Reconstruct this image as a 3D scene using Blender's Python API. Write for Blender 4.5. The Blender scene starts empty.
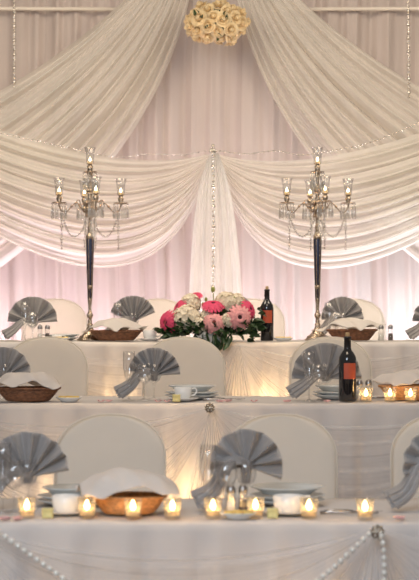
import bpy, bmesh, math, random
from mathutils import Vector, Matrix, Euler
from math import sin, cos, pi, radians as R, exp, sqrt
random.seed(7)
SC = bpy.context.scene
COL = SC.collection
F = 2020.0
CZ = 1.434

def P(px, py, Y):                       # photo position at distance Y -> point in the room
    return Vector(((px-209.5)/F*Y, Y, CZ+(300-py)/F*Y))
def X(px, Y): return (px-209.5)/F*Y

# ------------------------------------------------------------------ materials
def nodes(name):
    m = bpy.data.materials.new(name); m.use_nodes = True
    nt = m.node_tree; nt.nodes.clear()
    out = nt.nodes.new('ShaderNodeOutputMaterial')
    return m, nt, out
def noise_col(nt, c, var, scale, detail=3):
    tc = nt.nodes.new('ShaderNodeTexCoord'); n = nt.nodes.new('ShaderNodeTexNoise')
    n.inputs['Scale'].default_value = scale; n.inputs['Detail'].default_value = detail
    nt.links.new(tc.outputs['Object'], n.inputs['Vector'])
    r = nt.nodes.new('ShaderNodeValToRGB')
    r.color_ramp.elements[0].position = .3; r.color_ramp.elements[1].position = .7
    r.color_ramp.elements[0].color = (*[max(0, x*(1-var)) for x in c], 1)
    r.color_ramp.elements[1].color = (*[min(1, x*(1+var)) for x in c], 1)
    nt.links.new(n.outputs['Fac'], r.inputs['Fac'])
    return r.outputs['Color'], n
def pbr(name, c, rough=.6, metal=0, var=.06, scale=30, bump=0, bscale=None, sheen=0, spec=.5, trans=0, sss=0):
    m, nt, out = nodes(name)
    b = nt.nodes.new('ShaderNodeBsdfPrincipled')
    col, n = noise_col(nt, c, var, scale)
    nt.links.new(col, b.inputs['Base Color'])
    b.inputs['Roughness'].default_value = rough; b.inputs['Metallic'].default_value = metal
    b.inputs['Specular IOR Level'].default_value = spec
    if sheen: b.inputs['Sheen Weight'].default_value = sheen
    if bump:
        n2 = nt.nodes.new('ShaderNodeTexNoise'); n2.inputs['Scale'].default_value = bscale or scale
        tc = nt.nodes.new('ShaderNodeTexCoord'); nt.links.new(tc.outputs['Object'], n2.inputs['Vector'])
        bp = nt.nodes.new('ShaderNodeBump'); bp.inputs['Strength'].default_value = bump; bp.inputs['Distance'].default_value = .01
        nt.links.new(n2.outputs['Fac'], bp.inputs['Height']); nt.links.new(bp.outputs['Normal'], b.inputs['Normal'])
    last = b.outputs[0]
    if trans:
        t = nt.nodes.new('ShaderNodeBsdfTranslucent'); nt.links.new(col, t.inputs['Color'])
        mx = nt.nodes.new('ShaderNodeMixShader'); mx.inputs[0].default_value = trans
        nt.links.new(last, mx.inputs[1]); nt.links.new(t.outputs[0], mx.inputs[2]); last = mx.outputs[0]
    nt.links.new(last, out.inputs[0])
    return m
def sheer(name, c, solid=.75, edge=.3, trans=.45, var=.05):       # woven translucent cloth, denser where seen edge-on
    m, nt, out = nodes(name)
    col, _ = noise_col(nt, c, var, 3)
    d = nt.nodes.new('ShaderNodeBsdfDiffuse'); t = nt.nodes.new('ShaderNodeBsdfTranslucent')
    nt.links.new(col, d.inputs['Color']); nt.links.new(col, t.inputs['Color'])
    mx = nt.nodes.new('ShaderNodeMixShader'); mx.inputs[0].default_value = trans
    nt.links.new(d.outputs[0], mx.inputs[1]); nt.links.new(t.outputs[0], mx.inputs[2])
    tr = nt.nodes.new('ShaderNodeBsdfTransparent')
    lw = nt.nodes.new('ShaderNodeLayerWeight'); lw.inputs['Blend'].default_value = .45
    mt = nt.nodes.new('ShaderNodeMath'); mt.operation = 'MULTIPLY_ADD'; mt.use_clamp = True
    mt.inputs[1].default_value = edge; mt.inputs[2].default_value = solid
    nt.links.new(lw.outputs['Facing'], mt.inputs[0])
    mm = nt.nodes.new('ShaderNodeMixShader')
    nt.links.new(mt.outputs[0], mm.inputs[0]); nt.links.new(tr.outputs[0], mm.inputs[1]); nt.links.new(mx.outputs[0], mm.inputs[2])
    nt.links.new(mm.outputs[0], out.inputs[0])
    return m
def thin_glass(name, tint=(1, 1, 1), base=.07, edge=.6, rough=.02, frost=0):
    m, nt, out = nodes(name)
    col, _ = noise_col(nt, tint, .02, 5)
    tr = nt.nodes.new('ShaderNodeBsdfTransparent'); nt.links.new(col, tr.inputs['Color'])
    g = nt.nodes.new('ShaderNodeBsdfGlossy'); g.inputs['Roughness'].default_value = rough
    lw = nt.nodes.new('ShaderNodeLayerWeight'); lw.inputs['Blend'].default_value = .5
    pw = nt.nodes.new('ShaderNodeMath'); pw.operation = 'POWER'; pw.inputs[1].default_value = 3.5
    nt.links.new(lw.outputs['Facing'], pw.inputs[0])
    mt = nt.nodes.new('ShaderNodeMath'); mt.operation = 'MULTIPLY_ADD'; mt.use_clamp = True
    mt.inputs[1].default_value = edge; mt.inputs[2].default_value = base
    nt.links.new(pw.outputs[0], mt.inputs[0])
    mm = nt.nodes.new('ShaderNodeMixShader')
    nt.links.new(mt.outputs[0], mm.inputs[0]); nt.links.new(tr.outputs[0], mm.inputs[1]); nt.links.new(g.outputs[0], mm.inputs[2])
    if frost:
        tl = nt.nodes.new('ShaderNodeBsdfTranslucent'); nt.links.new(col, tl.inputs['Color'])
        mf = nt.nodes.new('ShaderNodeMixShader'); mf.inputs[0].default_value = frost
        nt.links.new(mm.outputs[0], mf.inputs[1]); nt.links.new(tl.outputs[0], mf.inputs[2]); mm = mf
    nt.links.new(mm.outputs[0], out.inputs[0])
    return m
def glow(name, c, s):
    m, nt, out = nodes(name)
    e = nt.nodes.new('ShaderNodeEmission'); e.inputs['Strength'].default_value = s
    col, _ = noise_col(nt, c, .03, 40); nt.links.new(col, e.inputs['Color'])
    nt.links.new(e.outputs[0], out.inputs[0]); return m

M = dict(
    curtain=sheer('curtain_voile', (.70, .61, .56), .96, .05, .3, .03),
    voile=sheer('swag_voile', (.88, .84, .77), .70, .36, .45),
    voile_white=sheer('white_voile', (.95, .93, .90), .93, .07, .35),
    cloth=sheer('tablecloth_cotton', (.78, .74, .71), .985, .02, .3),
    overlay=sheer('table_organza', (.84, .80, .76), .16, .36, .35),
    cover=pbr('chair_spandex', (.90, .85, .77), .75, var=.02, scale=6, sheen=.2, trans=.5),
    napkin=pbr('grey_napkin_satin', (.33, .305, .29), .40, var=.08, scale=25, sheen=.5, trans=.08),
    linen=pbr('white_linen', (.82, .76, .70), .8, var=.03, scale=12, bump=.15, bscale=60, trans=.3),
    wicker=pbr('wicker', (.22, .092, .042), .55, var=.45, scale=60, bump=.3, bscale=200),
    wicker_light=pbr('wicker_light', (.50, .25, .10), .55, var=.35, scale=60, bump=.3, bscale=200),
    china=pbr('white_china', (.80, .79, .76), .18, var=.01, scale=5),
    china_rim=pbr('grey_blue_china', (.62, .64, .63), .15, var=.03, scale=5),
    glass=thin_glass('clear_glass', (.985, .985, .985), .09, .9),
    jar=thin_glass('votive_glass', (1, .97, .92), .05, .7, .05, .09),
    crystal=thin_glass('crystal', (1, .98, .95), .34, .8, .08, .08),
    silver=pbr('antique_silver', (.50, .40, .30), .22, 1, .65, 90, bump=.4, bscale=150),
    darkmetal=pbr('dark_blue_enamel', (.035, .04, .075), .2, .3, .2, 30),
    cutlery=pbr('cutlery_steel', (.45, .43, .42), .25, 1, .1, 30),
    cap=pbr('shaker_steel', (.35, .33, .32), .3, 1, .1, 30),
    salt=pbr('salt', (.80, .76, .68), .8, var=.05, scale=300),
    pepper=pbr('pepper', (.10, .075, .06), .8, var=.4, scale=400),
    wax=pbr('candle_wax', (.90, .80, .62), .5, var=.02, scale=20, trans=.5),
    flame=glow('candle_flame', (1, .62, .25), 42),
    flame_small=glow('taper_flame', (1, .72, .38), 22),
    bottle=pbr('dark_bottle_glass', (.010, .010, .012), .06, var=.1, scale=5, spec=.8),
    capsule=pbr('black_foil', (.012, .011, .012), .3, var=.2, scale=20),
    label=pbr('orange_red_label', (.50, .085, .035), .55, var=.06, scale=40),
    cork=pbr('cork', (.50, .33, .16), .8, var=.25, scale=200),
    butter=pbr('yellow_butter', (.80, .56, .16), .5, var=.12, scale=70),
    packet=pbr('yellow_paper', (.82, .68, .28), .6, var=.05, scale=40),
    petal=pbr('pink_petal', (.88, .58, .56), .6, var=.08, scale=60, trans=.3),
    hotpink=pbr('hot_pink_petal', (.78, .07, .17), .55, var=.18, scale=60, trans=.2),
    palepink=pbr('pale_pink_petal', (.86, .38, .38), .55, var=.2, scale=60, trans=.2),
    disc_dark=pbr('gerbera_centre', (.05, .02, .02), .8, var=.4, scale=300),
    disc_pink=pbr('gerbera_pink_centre', (.35, .08, .07), .8, var=.4, scale=300),
    creamflower=pbr('cream_petal', (.93, .84, .68), .6, var=.06, scale=60, trans=.25),
    yellowrose=pbr('pale_yellow_petal', (.88, .70, .42), .6, var=.15, scale=25, trans=.25),
    leaf=pbr('dark_leaf', (.028, .06, .018), .4, var=.4, scale=30),
    bud=pbr('green_bud', (.25, .28, .06), .5, var=.2, scale=60),
    pearl=pbr('pearl', (.84, .80, .72), .15, .15, .03, 30),
    rhine=pbr('rhinestone', (.75, .70, .62), .12, .9, .3, 120),
    rod=pbr('white_rod', (.78, .70, .60), .5, var=.03, scale=10),
    floor=pbr('carpet', (.14, .10, .085), .95, var=.3, scale=50, bump=.3, bscale=300),
    wall=pbr('wall_paint', (.42, .34, .29), .9, var=.05, scale=4),
    wood=pbr('table_board', (.38, .27, .17), .6, var=.15, scale=9),
    steel=pbr('grey_steel', (.3, .3, .3), .4, .8, .1, 9),
)

# ------------------------------------------------------------------ mesh helpers
def obj(name, bm, mat, parent=None, smooth=True, solid=0, sub=0, loc=None):
    me = bpy.data.meshes.new(name)
    bmesh.ops.recalc_face_normals(bm, faces=bm.faces)
    bm.to_mesh(me); bm.free()
    if smooth:
        for p in me.polygons: p.use_smooth = True
    o = bpy.data.objects.new(name, me); COL.objects.link(o)
    me.materials.append(M[mat] if isinstance(mat, str) else mat)
    if parent: o.parent = parent
    if loc is not None: o.location = loc
    if solid:
        md = o.modifiers.new('thickness', 'SOLIDIFY'); md.thickness = solid; md.offset = 0
    if sub:
        md = o.modifiers.new('smooth', 'SUBSURF'); md.levels = sub; md.render_levels = sub
    return o
def tag(o, label=None, cat=None, group=None, kind=None):
    if label: o['label'] = label
    if cat: o['category'] = cat
    if group: o['group'] = group
    if kind: o['kind'] = kind
    return o
def thing(name, label, cat, loc=(0, 0, 0), rz=0, group=None):
    o = bpy.data.objects.new(name, None); COL.objects.link(o)
    o.empty_display_size = .05
    o.location = loc; o.rotation_euler = (0, 0, rz)
    return tag(o, label, cat, group)
KIDS = {}
def dup(src, loc, rz=0, label=None, group=None, parent=None, scale=None):
    def rec(o, par):
        c = o.copy(); COL.objects.link(c)
        if par: c.parent = par
        for ch in [x for x in bpy.data.objects if x.parent == o]:
            rec(ch, c)
        return c
    r = rec(src, parent)
    r.location = loc; r.rotation_euler = (0, 0, rz)
    if scale: r.scale = scale
    if label: r['label'] = label
    if group: r['group'] = group
    return r
def lathe(bm, prof, seg=24, c=(0, 0, 0), sx=1, sy=1, fr=None):
    rings = []
    for (r, z) in prof:
        if r < 1e-6:
            rings.append([bm.verts.new((c[0], c[1], c[2]+z))])
        else:
            ring = []
            for i in range(seg):
                a = 2*pi*i/seg
                rr = r if fr is None else r*fr(a, z)
                ring.append(bm.verts.new((c[0]+rr*cos(a)*sx, c[1]+rr*sin(a)*sy, c[2]+z)))
            rings.append(ring)
    for a, b in zip(rings, rings[1:]):
        if len(a) == 1 and len(b) == 1: continue
        for i in range(seg):
            j = (i+1) % seg
            if len(a) == 1: bm.faces.new((a[0], b[i], b[j]))
            elif len(b) == 1: bm.faces.new((a[i], a[j], b[0]))
            else: bm.faces.new((a[i], a[j], b[j], b[i]))
    return bm
def tube(bm, pts, rad, seg=8, cap=True):
    pts = [Vector(p) for p in pts]; n = len(pts); rings = []
    up = Vector((0, 0, 1))
    prev = None
    for i, p in enumerate(pts):
        t = (pts[min(i+1, n-1)]-pts[max(i-1, 0)]).normalized()
        if prev is None:
            a = t.cross(up)
            if a.length < .1: a = t.cross(Vector((1, 0, 0)))
            a.normalize()
        else:
            a = prev-t*prev.dot(t); a.normalize()
        prev = a; b = t.cross(a)
        r = rad[i] if isinstance(rad, (list, tuple)) else rad
        rings.append([bm.verts.new(p+a*r*cos(2*pi*k/seg)+b*r*sin(2*pi*k/seg)) for k in range(seg)])
    for A, B in zip(rings, rings[1:]):
        for k in range(seg):
            bm.faces.new((A[k], A[(k+1) % seg], B[(k+1) % seg], B[k]))
    if cap:
        bm.faces.new(rings[0][::-1]); bm.faces.new(rings[-1])
    return bm
def grid(bm, f, nu, nv):
    vs = [[bm.verts.new(f(i/nu, j/nv)) for j in range(nv+1)] for i in range(nu+1)]
    for i in range(nu):
        for j in range(nv):
            bm.faces.new((vs[i][j], vs[i+1][j], vs[i+1][j+1], vs[i][j+1]))
    return bm
def box(bm, x0, x1, y0, y1, z0, z1):
    v = [bm.verts.new((x, y, z)) for x in (x0, x1) for y in (y0, y1) for z in (z0, z1)]
    for f in ((0, 1, 3, 2), (4, 6, 7, 5), (0, 4, 5, 1), (2, 3, 7, 6), (0, 2, 6, 4), (1, 5, 7, 3)):
        bm.faces.new([v[i] for i in f])
    return bm
def ball(bm, c, r, seg=8, rings=6, sz=1, sx=1):
    prof = [(r*sin(pi*i/rings)*sx if 0 < i < rings else 0, -r*cos(pi*i/rings)*sz) for i in range(rings+1)]
    return lathe(bm, prof, seg, c)
def new(): return bmesh.new()
def cr(pts, n=8):                       # smooth curve through points
    pts = [Vector(p) for p in pts]; out = []
    for i in range(len(pts)-1):
        p0 = pts[max(i-1, 0)]; p1 = pts[i]; p2 = pts[i+1]; p3 = pts[min(i+2, len(pts)-1)]
        for k in range(n):
            t = k/n
            out.append(.5*((2*p1)+(p2-p0)*t+(2*p0-5*p1+4*p2-p3)*t*t+(3*p1-p0-3*p2+p3)*t**3))
    out.append(pts[-1]); return out
def light(name, kind, loc, energy, color, size=None, rot=None, parent=None, sy=None):
    l = bpy.data.lights.new(name, kind); l.energy = energy; l.color = color
    if kind == 'AREA':
        l.size = size
        if sy: l.shape = 'RECTANGLE'; l.size_y = sy
    elif size: l.shadow_soft_size = size
    o = bpy.data.objects.new(name, l); COL.objects.link(o); o.location = loc
    if rot: o.rotation_euler = rot
    if parent: o.parent = parent
    return o

# ------------------------------------------------------------------ setting
ZT = (.75, .98, 1.194)                  # table tops
YF = (6.22, 8.86, 11.5)                 # front edges
DEP = (.76, .70, .66)
ZF = (0, .23, .444)                     # floor of each tier
GX = (X(375, 6.22), X(212, 8.86), X(238, 11.5))   # one gather point of each table's swags
SP = 1.23

bm = new(); box(bm, -4, 4, -1, 15, -.1, 0)
tag(obj('floor', bm, 'floor', smooth=False), kind='structure')
bm = new(); box(bm, -3.9, 3.9, 8.3, 14.6, .001, .23)
tag(obj('floor_middle_riser', bm, 'floor', smooth=False), kind='structure')
bm = new(); box(bm, -3.9, 3.9, 10.9, 14.6, .231, .444)
tag(obj('floor_back_riser', bm, 'floor', smooth=False), kind='structure')
bm = new(); box(bm, -4, 4, 14.7, 14.85, 0, 5)
tag(obj('wall_back', bm, 'wall', smooth=False), kind='structure')

# ------------------------------------------------------------------ back curtain
YB = 13.75
ZTOP = 3.78
def pleat(x, seed):
    return (.022*sin(x*40+seed+1.6*sin(x*7+seed))+.007*sin(x*89+2*seed+.8*sin(x*13))+.022*sin(x*15+seed*3+1.5*sin(x*5)))
edges = [-2.4, -1.12, -.62, -.12, .22, .72, 1.22, 2.4]
where = ['at the left end behind the crystal strand', 'behind the left candelabrum', 'between the left candelabrum and the white tail',
         'straight below the rose cluster', 'between the white tail and the right candelabrum', 'just right of the right candelabrum',
         'at the right end behind the crystal strand']
for k in range(7):
    x0, x1 = edges[k], edges[k+1]-.001
    bm = new()
    off = 0
    def f(u, v, x0=x0, x1=x1, k=k, off=off):
        x = x0+(x1-x0)*u; z = .45+(ZTOP-.45)*v
        return (x+.01*sin(z*2), YB+off+pleat(x, 1.7)*(1-.12*v)*(1+.15*sin(z*1.5+x*4)), z)
    grid(bm, f, 110, 14)
    tag(obj('curtain_panel', bm, 'curtain'), 'pleated beige voile curtain panel hanging '+where[k], 'curtain', 'voile curtain panels of the backdrop')
for s, w in ((-1, 'left'), (1, 'right')):
    bm = new(); y = YB-.085; z = P(0, 9, y).z
    tube(bm, [(s*.52, y, z), (s*2.9, y, z+.01)], .013, 10)
    tag(obj('drape_rod', bm, 'rod'), 'pale horizontal rod across the curtains, on the %s of the rose cluster' % w, 'rod')

# ------------------------------------------------------------------ swags (fabric swept between two gathered ends)
def bez(p, t): return (1-t)**2*p[0]+2*t*(1-t)*p[1]+t*t*p[2]
def folds(v, u, seed, n):
    return (sin(2*pi*(n*v+seed+.5*sin(2*pi*v*1.3+seed)+.25*u))+.6*sin(2*pi*(n*1.73*v+seed*2.1+.3*u))+.35*sin(2*pi*(n*2.9*v+seed*.7-.3*u)))
def swag(name, top, bot, Y0, amp, n, seed, mat, mir, label, nu=60, nv=170, bulge=.1, pw=1.0):
    bm = new()
    T = [Vector(p) for p in top]; B = [Vector(p) for p in bot]
    def f(u, v):
        vv = v**pw
        c = [T[i].lerp(B[i], vv) for i in range(3)]
        q = bez(c, u)
        a = bez(T, u); b = bez(B, u)
        sp = min(1, (a-b).length/120)
        px = q.x if not mir else 426-q.x
        h = folds(v, u, seed, n)
        Y = Y0-bulge*sin(pi*min(1, v))*sp-amp*sp*h
        w = P(px, q.y, Y0); w.y = Y
        w.z += .25*amp*sp*sin(2*pi*n*v+seed+1)
        # rolled lower hem
        if v > .985: w.y += .02*(v-.985)/.015
        return w
    grid(bm, f, nu, nv)
    return tag(obj(name, bm, mat), label, 'swag', 'voile swags of the backdrop')
UT = [(163, -40), (62, 78), (-110, 142)]; UB = [(196, -40), (166, 190), (-110, 335)]
LT = [(213, 153), (105, 184), (-95, 92)]; LB = [(211, 157), (160, 370), (-95, 176)]
swag('upper_swag', UT, UB, 13.55, .030, 6.5, .2, 'voile', False, 'cream sheer swag sweeping down to the left from the rose cluster')
swag('upper_swag', UT, UB, 13.55, .030, 6.5, 1.4, 'voile', True, 'cream sheer swag sweeping down to the right from the rose cluster')
swag('lower_swag', LT, LB, 13.36, .019, 9, .7, 'voile', False, 'white scalloped swag hanging behind the left candelabrum', pw=.9)
swag('lower_swag', LT, LB, 13.36, .019, 9, 2.3, 'voile', True, 'white scalloped swag hanging behind the right candelabrum', pw=.9)
# central tail
bm = new()
def f(u, v):
    py = 154+190*v
    w = 8+(34*(1-exp(-v*4.5)))+16*v
    px = 214+(u-.5)*w + 2*v
    Y = 13.20 - .014*sin(2*pi*(4.3*u+.2))*min(1, v*3+.1) - .008*sin(2*pi*9*u+1)
    p = P(px, py, 13.3); p.y = Y; return p
grid(bm, f, 60, 40)
tag(obj('drape_tail', bm, 'voile_white'), 'narrow white voile tail hanging straight down below the central gather', 'drape')

# strands
def strand(name, pts, r, gap, label, mat='crystal', cat='bead strand', every=0, sz=1.0, parent=None, seg=8, group=None, wire=True):
    c = cr(pts, 10); bm = new()
    L = [0]
    for a, b in zip(c, c[1:]): L.append(L[-1]+(b-a).length)
    n = max(1, int(L[-1]/gap)); j = 0
    for i in range(n+1):
        d = i*L[-1]/n
        while j < len(L)-2 and L[j+1] < d: j += 1
        t = (d-L[j])/max(1e-9, L[j+1]-L[j]); p = c[j].lerp(c[j+1], t)
        rr = r*(1.5 if every and i % every == 0 else 1)
        ball(bm, p, rr, seg, 5, sz)
    if wire: tube(bm, c, r*.22, 4)
    o = obj(name, bm, mat, parent)
    if label: tag(o, label, cat, group)
    return o
strand('crystal_strand', [P(14, -30, 13.4), P(14, 87, 13.4)], .009, .030, 'crystal bead strand hanging down at the far left top of the backdrop', 'rhine', every=3)
strand('crystal_strand', [P(408, -30, 13.4), P(409, 97, 13.4)], .009, .030, 'crystal bead strand hanging down at the far right top of the backdrop', 'rhine', every=3)
strand('crystal_strand', [P(213, 146, 13.13), P(213.5, 220, 13.12), P(213, 292, 13.12)], .0095, .032, 'long crystal strand hanging down the middle of the white voile tail', 'rhine', every=4)
strand('bead_garland', [P(215, 150, 13.2), P(245, 154, 13.2), P(275, 151, 13.2), P(302, 155, 13.2), P(335, 150, 13.2), P(375, 141, 13.2), P(430, 118, 13.2)], .0065, .032,
       'fine bead garland along the top of the right lower swag', 'rhine')
strand('bead_garland', [P(211, 150, 13.2), P(180, 155, 13.2), P(150, 154, 13.2), P(115, 157, 13.2), P(70, 148, 13.2), P(-5, 132, 13.2)], .005, .04,
       'fine bead garland along the top of the left lower swag', 'rhine')
bm = new()
for i in range(16):
    a = random.random()*6.28; ball(bm, P(213+3*cos(a)*random.random(), 151+5*sin(a)*random.random(), 13.14), .011, 6, 5)
tag(obj('rhinestone_clip', bm, 'rhine'), 'small sparkling clip holding the gather of the lower swags', 'brooch')

# ------------------------------------------------------------------ flowers
def rose_bm(bm, Mx, r):
    for L, (n, rad, h, w) in enumerate(((3, .25, .80, 1.25), (4, .45, .82, 1.0), (5, .68, .70, .85), (6, .95, .50, .75))):
        ph = random.random()*6
        for k in range(n):
            p0 = ph+2*pi*k/n+random.uniform(-.15, .15); rk = random.uniform(.86, 1.1); hk = random.uniform(.82, 1.2)
            def f(u, v):
                uu = u*2-1; phi = p0+uu*w*(.35+.65*sin(v*pi/2+.2))
                rd = rk*rad*(.3+.7*sin(v*pi/2))+.16*v**4*rad*(1-.6*abs(uu))
                z = hk*h*v*(1-.3*uu*uu)-.2*v**5*(L > 1)
                return Mx @ Vector((r*rd*cos(phi), r*rd*sin(phi), r*z))
            grid(bm, f, 5, 4)
def bud_bm(bm, Mx, r):
    b2 = bmesh.new(); lathe(b2, [(0, 0), (.30*r, .1*r), (.36*r, .45*r), (.26*r, .74*r), (.17*r, .80*r), (.12*r, .70*r), (0, .66*r)], 10)
    vs = {v: bm.verts.new(Mx @ v.co) for v in b2.verts}
    for f_ in b2.faces: bm.faces.new([vs[v] for v in f_.verts])
    b2.free()
def frame_from(n, c):
    q = Vector((0, 0, 1)).rotation_difference(Vector(n).normalized())
    return Matrix.Translation(c) @ q.to_matrix().to_4x4() @ Matrix.Rotation(random.random()*6.28, 4, 'Z')
def leaf_bm(bm, Mx, l, w):
    def f(u, v):
        uu = u*2-1
        ww = w*sin(pi*min(1, v*.97+.02))**.8
        return Mx @ Vector((uu*ww*.5, .25*abs(uu)*ww-.35*l*v*v+.0, l*v))
    grid(bm, f, 4, 6)
def gerbera(parent, c, n, r, mat, disc):
    bm = new(); Mx = frame_from(n, c)
    for ring, (num, rr, lift) in enumerate(((20, 1, .05), (18, .82, .16), (16, .55, .22))):
        for k in range(num):
            a = 2*pi*(k+.5*ring)/num+random.uniform(-.05, .05); ln = rr*random.uniform(.92, 1.03)
            def f(u, v):
                uu = u*2-1; rad = r*(.16+(ln-.16)*v); wd = r*.148*sin(pi*min(.93, .14+v*.72))
                z = r*(lift+.12*v-.15*v*v-.25*(v**3)*(1-lift*3)+.05*(1-uu*uu))
                return Mx @ Vector((rad*cos(a)-uu*wd*sin(a), rad*sin(a)+uu*wd*cos(a), z))
            grid(bm, f, 2, 4)
    o = obj('gerbera', bm, mat, parent)
    b2 = new(); prof = [(0, .16*r), (.12*r, .2*r), (.2*r, .17*r), (.25*r, .1*r), (.2*r, .0)]
    lathe(b2, prof, 14)
    b2.transform(Mx); obj('flower_centre', b2, disc, o)
    return o
def hydrangea(parent, c, r, mat='creamflower', n=95, name='cream_blossom'):
    bm = new()
    for i in range(n):
        z = 1-1.75*(i+.5)/n; a = i*2.39996; s = sqrt(max(0, 1-z*z))
        d = Vector((s*cos(a), s*sin(a), z))
        d = (d+Vector([random.uniform(-.12, .12) for _ in range(3)])).normalized()
        Mx = frame_from(d, Vector(c)+d*r*random.uniform(.86, 1.02))
        pr = r*.25
        for k in range(4):
            b = k*pi/2
            def f(u, v):
                uu = u*2-1; rad = pr*v; wd = pr*.62*sin(pi*(.1+.75*v))
                return Mx @ Vector((rad*cos(b)-uu*wd*sin(b), rad*sin(b)+uu*wd*cos(b), pr*(.35*v*v+.12*uu*uu)))
            grid(bm, f, 2, 2)
    ball(bm, c, r*.84, 14, 10)
    return obj(name, bm, mat, parent)

# rose cluster at the top of the backdrop
CB = P(217, 23, 13.25)
t = thing('rose_cluster', 'cluster of pale yellow roses fixed at the top middle of the backdrop', 'flowers', CB)
n = 0
for i in range(46):
    z = 1-2*(i+.5)/46; a = i*2.39996; s = sqrt(1-z*z)
    d = Vector((s*cos(a), s*sin(a), z))
    if d.y > .45: continue
    c = Vector((d.x*.172, d.y*.12, d.z*.108)); c.z += .012*sin(9*d.x)
    bm = new(); fm = frame_from((d.x, d.y*1.2-.25, d.z), c); q = .050*random.uniform(.85, 1.12); rose_bm(bm, fm, q); bud_bm(bm, fm, q)
    obj('rose', bm, 'yellowrose', t)
bm = new(); ball(bm, (0, 0, 0), .1, 16, 10, 1, 1.5); 
for v in bm.verts: v.co.y *= .6
obj('moss_core', bm, 'leaf', t)
bm = new()
for dx, dz in ((-.16, .03), (-.135, .05), (-.12, .02), (.05, .03), (.075, .01), (.05, -.01), (-.09, -.05), (-.05, -.03), (0, -.11), (.03, -.105)):
    leaf_bm(bm, frame_from((random.uniform(-1, 1), -1, random.uniform(-.6, 1)), (dx*.9, -.125, dz)), .045, .022)
obj('leaves', bm, 'leaf', t)

# ------------------------------------------------------------------ tables, cloths, table swags
tier = ('front', 'middle', 'back')
HW = (2.0, 2.4, 2.8)
for k in range(3):
    w = HW[k]; y0 = YF[k]; y1 = y0+DEP[k]; z = ZT[k]; zf = ZF[k]
    t = thing('banquet_table', 'long banquet table under the white cloth of the %s row' % tier[k], 'table', (0, y0+DEP[k]/2, zf+.001))
    h = z-zf-.012
    bm = new(); box(bm, -w+.03, w-.03, -DEP[k]/2+.03, DEP[k]/2-.03, h-.03, h); obj('tabletop', bm, 'wood', t, smooth=False)
    for sx in (-1, 0, 1):
        for sy in (-1, 1):
            bm = new(); tube(bm, [(sx*(w-.2), sy*(DEP[k]/2-.12), 0), (sx*(w-.2), sy*(DEP[k]/2-.12), h-.03)], .014, 8); obj('leg', bm, 'steel', t)
    # cloth
    bm = new()
    nx = int(w*2*46); hang = z-zf-.012
    prof = []
    prof += [('b', .55, 0)]
    rows = [(y1+.004, -(.30)), (y1+.003, -.15), (y1+.002, -.02), (y1-.012, 0)]
    rows += [(y1-.012-(DEP[k]-.024)*i/8, 0) for i in range(1, 9)]
    rows += [(y0-.002, -.008), (y0-.005, -.03)]+[(y0-.006, -.03-(hang-.03)*(i/16)) for i in range(1, 17)]
    vs = []
    for j, (yy, dz) in enumerate(rows):
        r_ = []
        for i in range(nx+1):
            x = -w+2*w*i/nx
            d = max(0, (-dz-.02)/.7) if j > 6 else 0
            fo = (.022*sin(x*34+2*sin(x*3.1+k))+.012*sin(x*71+k))*min(1, d*3+.12) if d else 0
            zz = z+dz+(.0015*sin(x*9+k)+.001*sin(x*31+yy*25) if dz == 0 else 0)
            r_.append(bm.verts.new((x, yy-abs(.03*d)-fo, zz)))
        vs.append(r_)
    for a, b in zip(vs, vs[1:]):
        for i in range(nx): bm.faces.new((a[i], a[i+1], b[i+1], b[i]))
    tag(obj('tablecloth', bm, 'cloth'), 'long white tablecloth hanging to the floor on the %s table' % tier[k], 'tablecloth')
    # swags of organza between gathers
    gi = 0; g = GX[k]
    xs = [g+i*SP for i in range(-4, 4) if -w+.05 < g+i*SP < w-.05]
    names = {}
    for q in range(len(xs)-1):
        a, b = xs[q], xs[q+1]
        bm = new()
        lim = hang-.08
        def f(u, v, a=a, b=b, q=q):
            arch = (1-abs(2*u-1)**2.1)
            sag = (.085+.55*v**1.05)*arch
            ends = .012+.02*v
            x = a+(b-a)*u
            sp = min(1, arch*1.3)
            hh = folds(v, u*1.4, q*.37+k, 8)
            return (x, y0-.034-.03*v*sp-.006*sp*hh-.02*arch-.03*(sag), z-ends-sag)
        pa, pb = a*F/y0+209.5, b*F/y0+209.5
        if pb < 5 or pa > 410: bm.free(); continue
        mark = ('the brooch', 'the brooch', 'the flower arrangement')[k]
        side = 'at the left picture edge' if pb < 60 else ('left of '+mark if pb < g*F/y0+215 else 'right of '+mark)
        grid(bm, f, 56, 110)
        tag(obj('table_swag', bm, 'overlay'), 'sheer organza swag on the front of the %s table, %s' % (tier[k], side), 'swag', 'organza swags on the tables')

# gathered organza tails below each visible gather
def tailfan(g, k, label):
    z = ZT[k]; y0 = YF[k]; bm = new()
    def f(u, v):
        a = (u-.5)*2
        L = .60*v
        x = g+a*(.012+.17*v**1.1)
        return (x, y0-.05-.016*sin(2*pi*4.5*u+k)*v**.7-.05*v, z-.02-L)
    grid(bm, f, 60, 24)
    tag(obj('organza_tail', bm, 'overlay'), label, 'drape')
tailfan(GX[0], 0, 'gathered organza tail falling below the brooch on the front table')
tailfan(GX[1], 1, 'gathered organza tail falling below the brooch on the middle table')
tailfan(GX[2], 2, 'gathered organza tail on the back table below the flower arrangement')
def brooch(c, r, label):
    bm = new()
    ball(bm, (0, 0, 0), r*.35, 10, 8)
    for ring, (n_, rr, br) in enumerate(((6, .5, .2), (10, .85, .17))):
        for i in range(n_):
            a = 2*pi*i/n_+ring*.3
            ball(bm, (rr*r*cos(a), -r*(.25-.12*ring), rr*r*sin(a)), r*br, 8, 6)
            tube(bm, [(0, 0, 0), (rr*r*cos(a), 0, rr*r*sin(a))], r*.07, 5)
    t = thing('brooch', label, 'brooch', c)
    obj('stones', bm, 'rhine', t)
    bm = new(); lathe(bm, [(0, 0), (r*.8, 0), (r*.85, .004), (0, .006)], 18); bm.transform(Matrix.Rotation(R(90), 4, 'X')); obj('backing', bm, 'silver', t)
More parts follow.
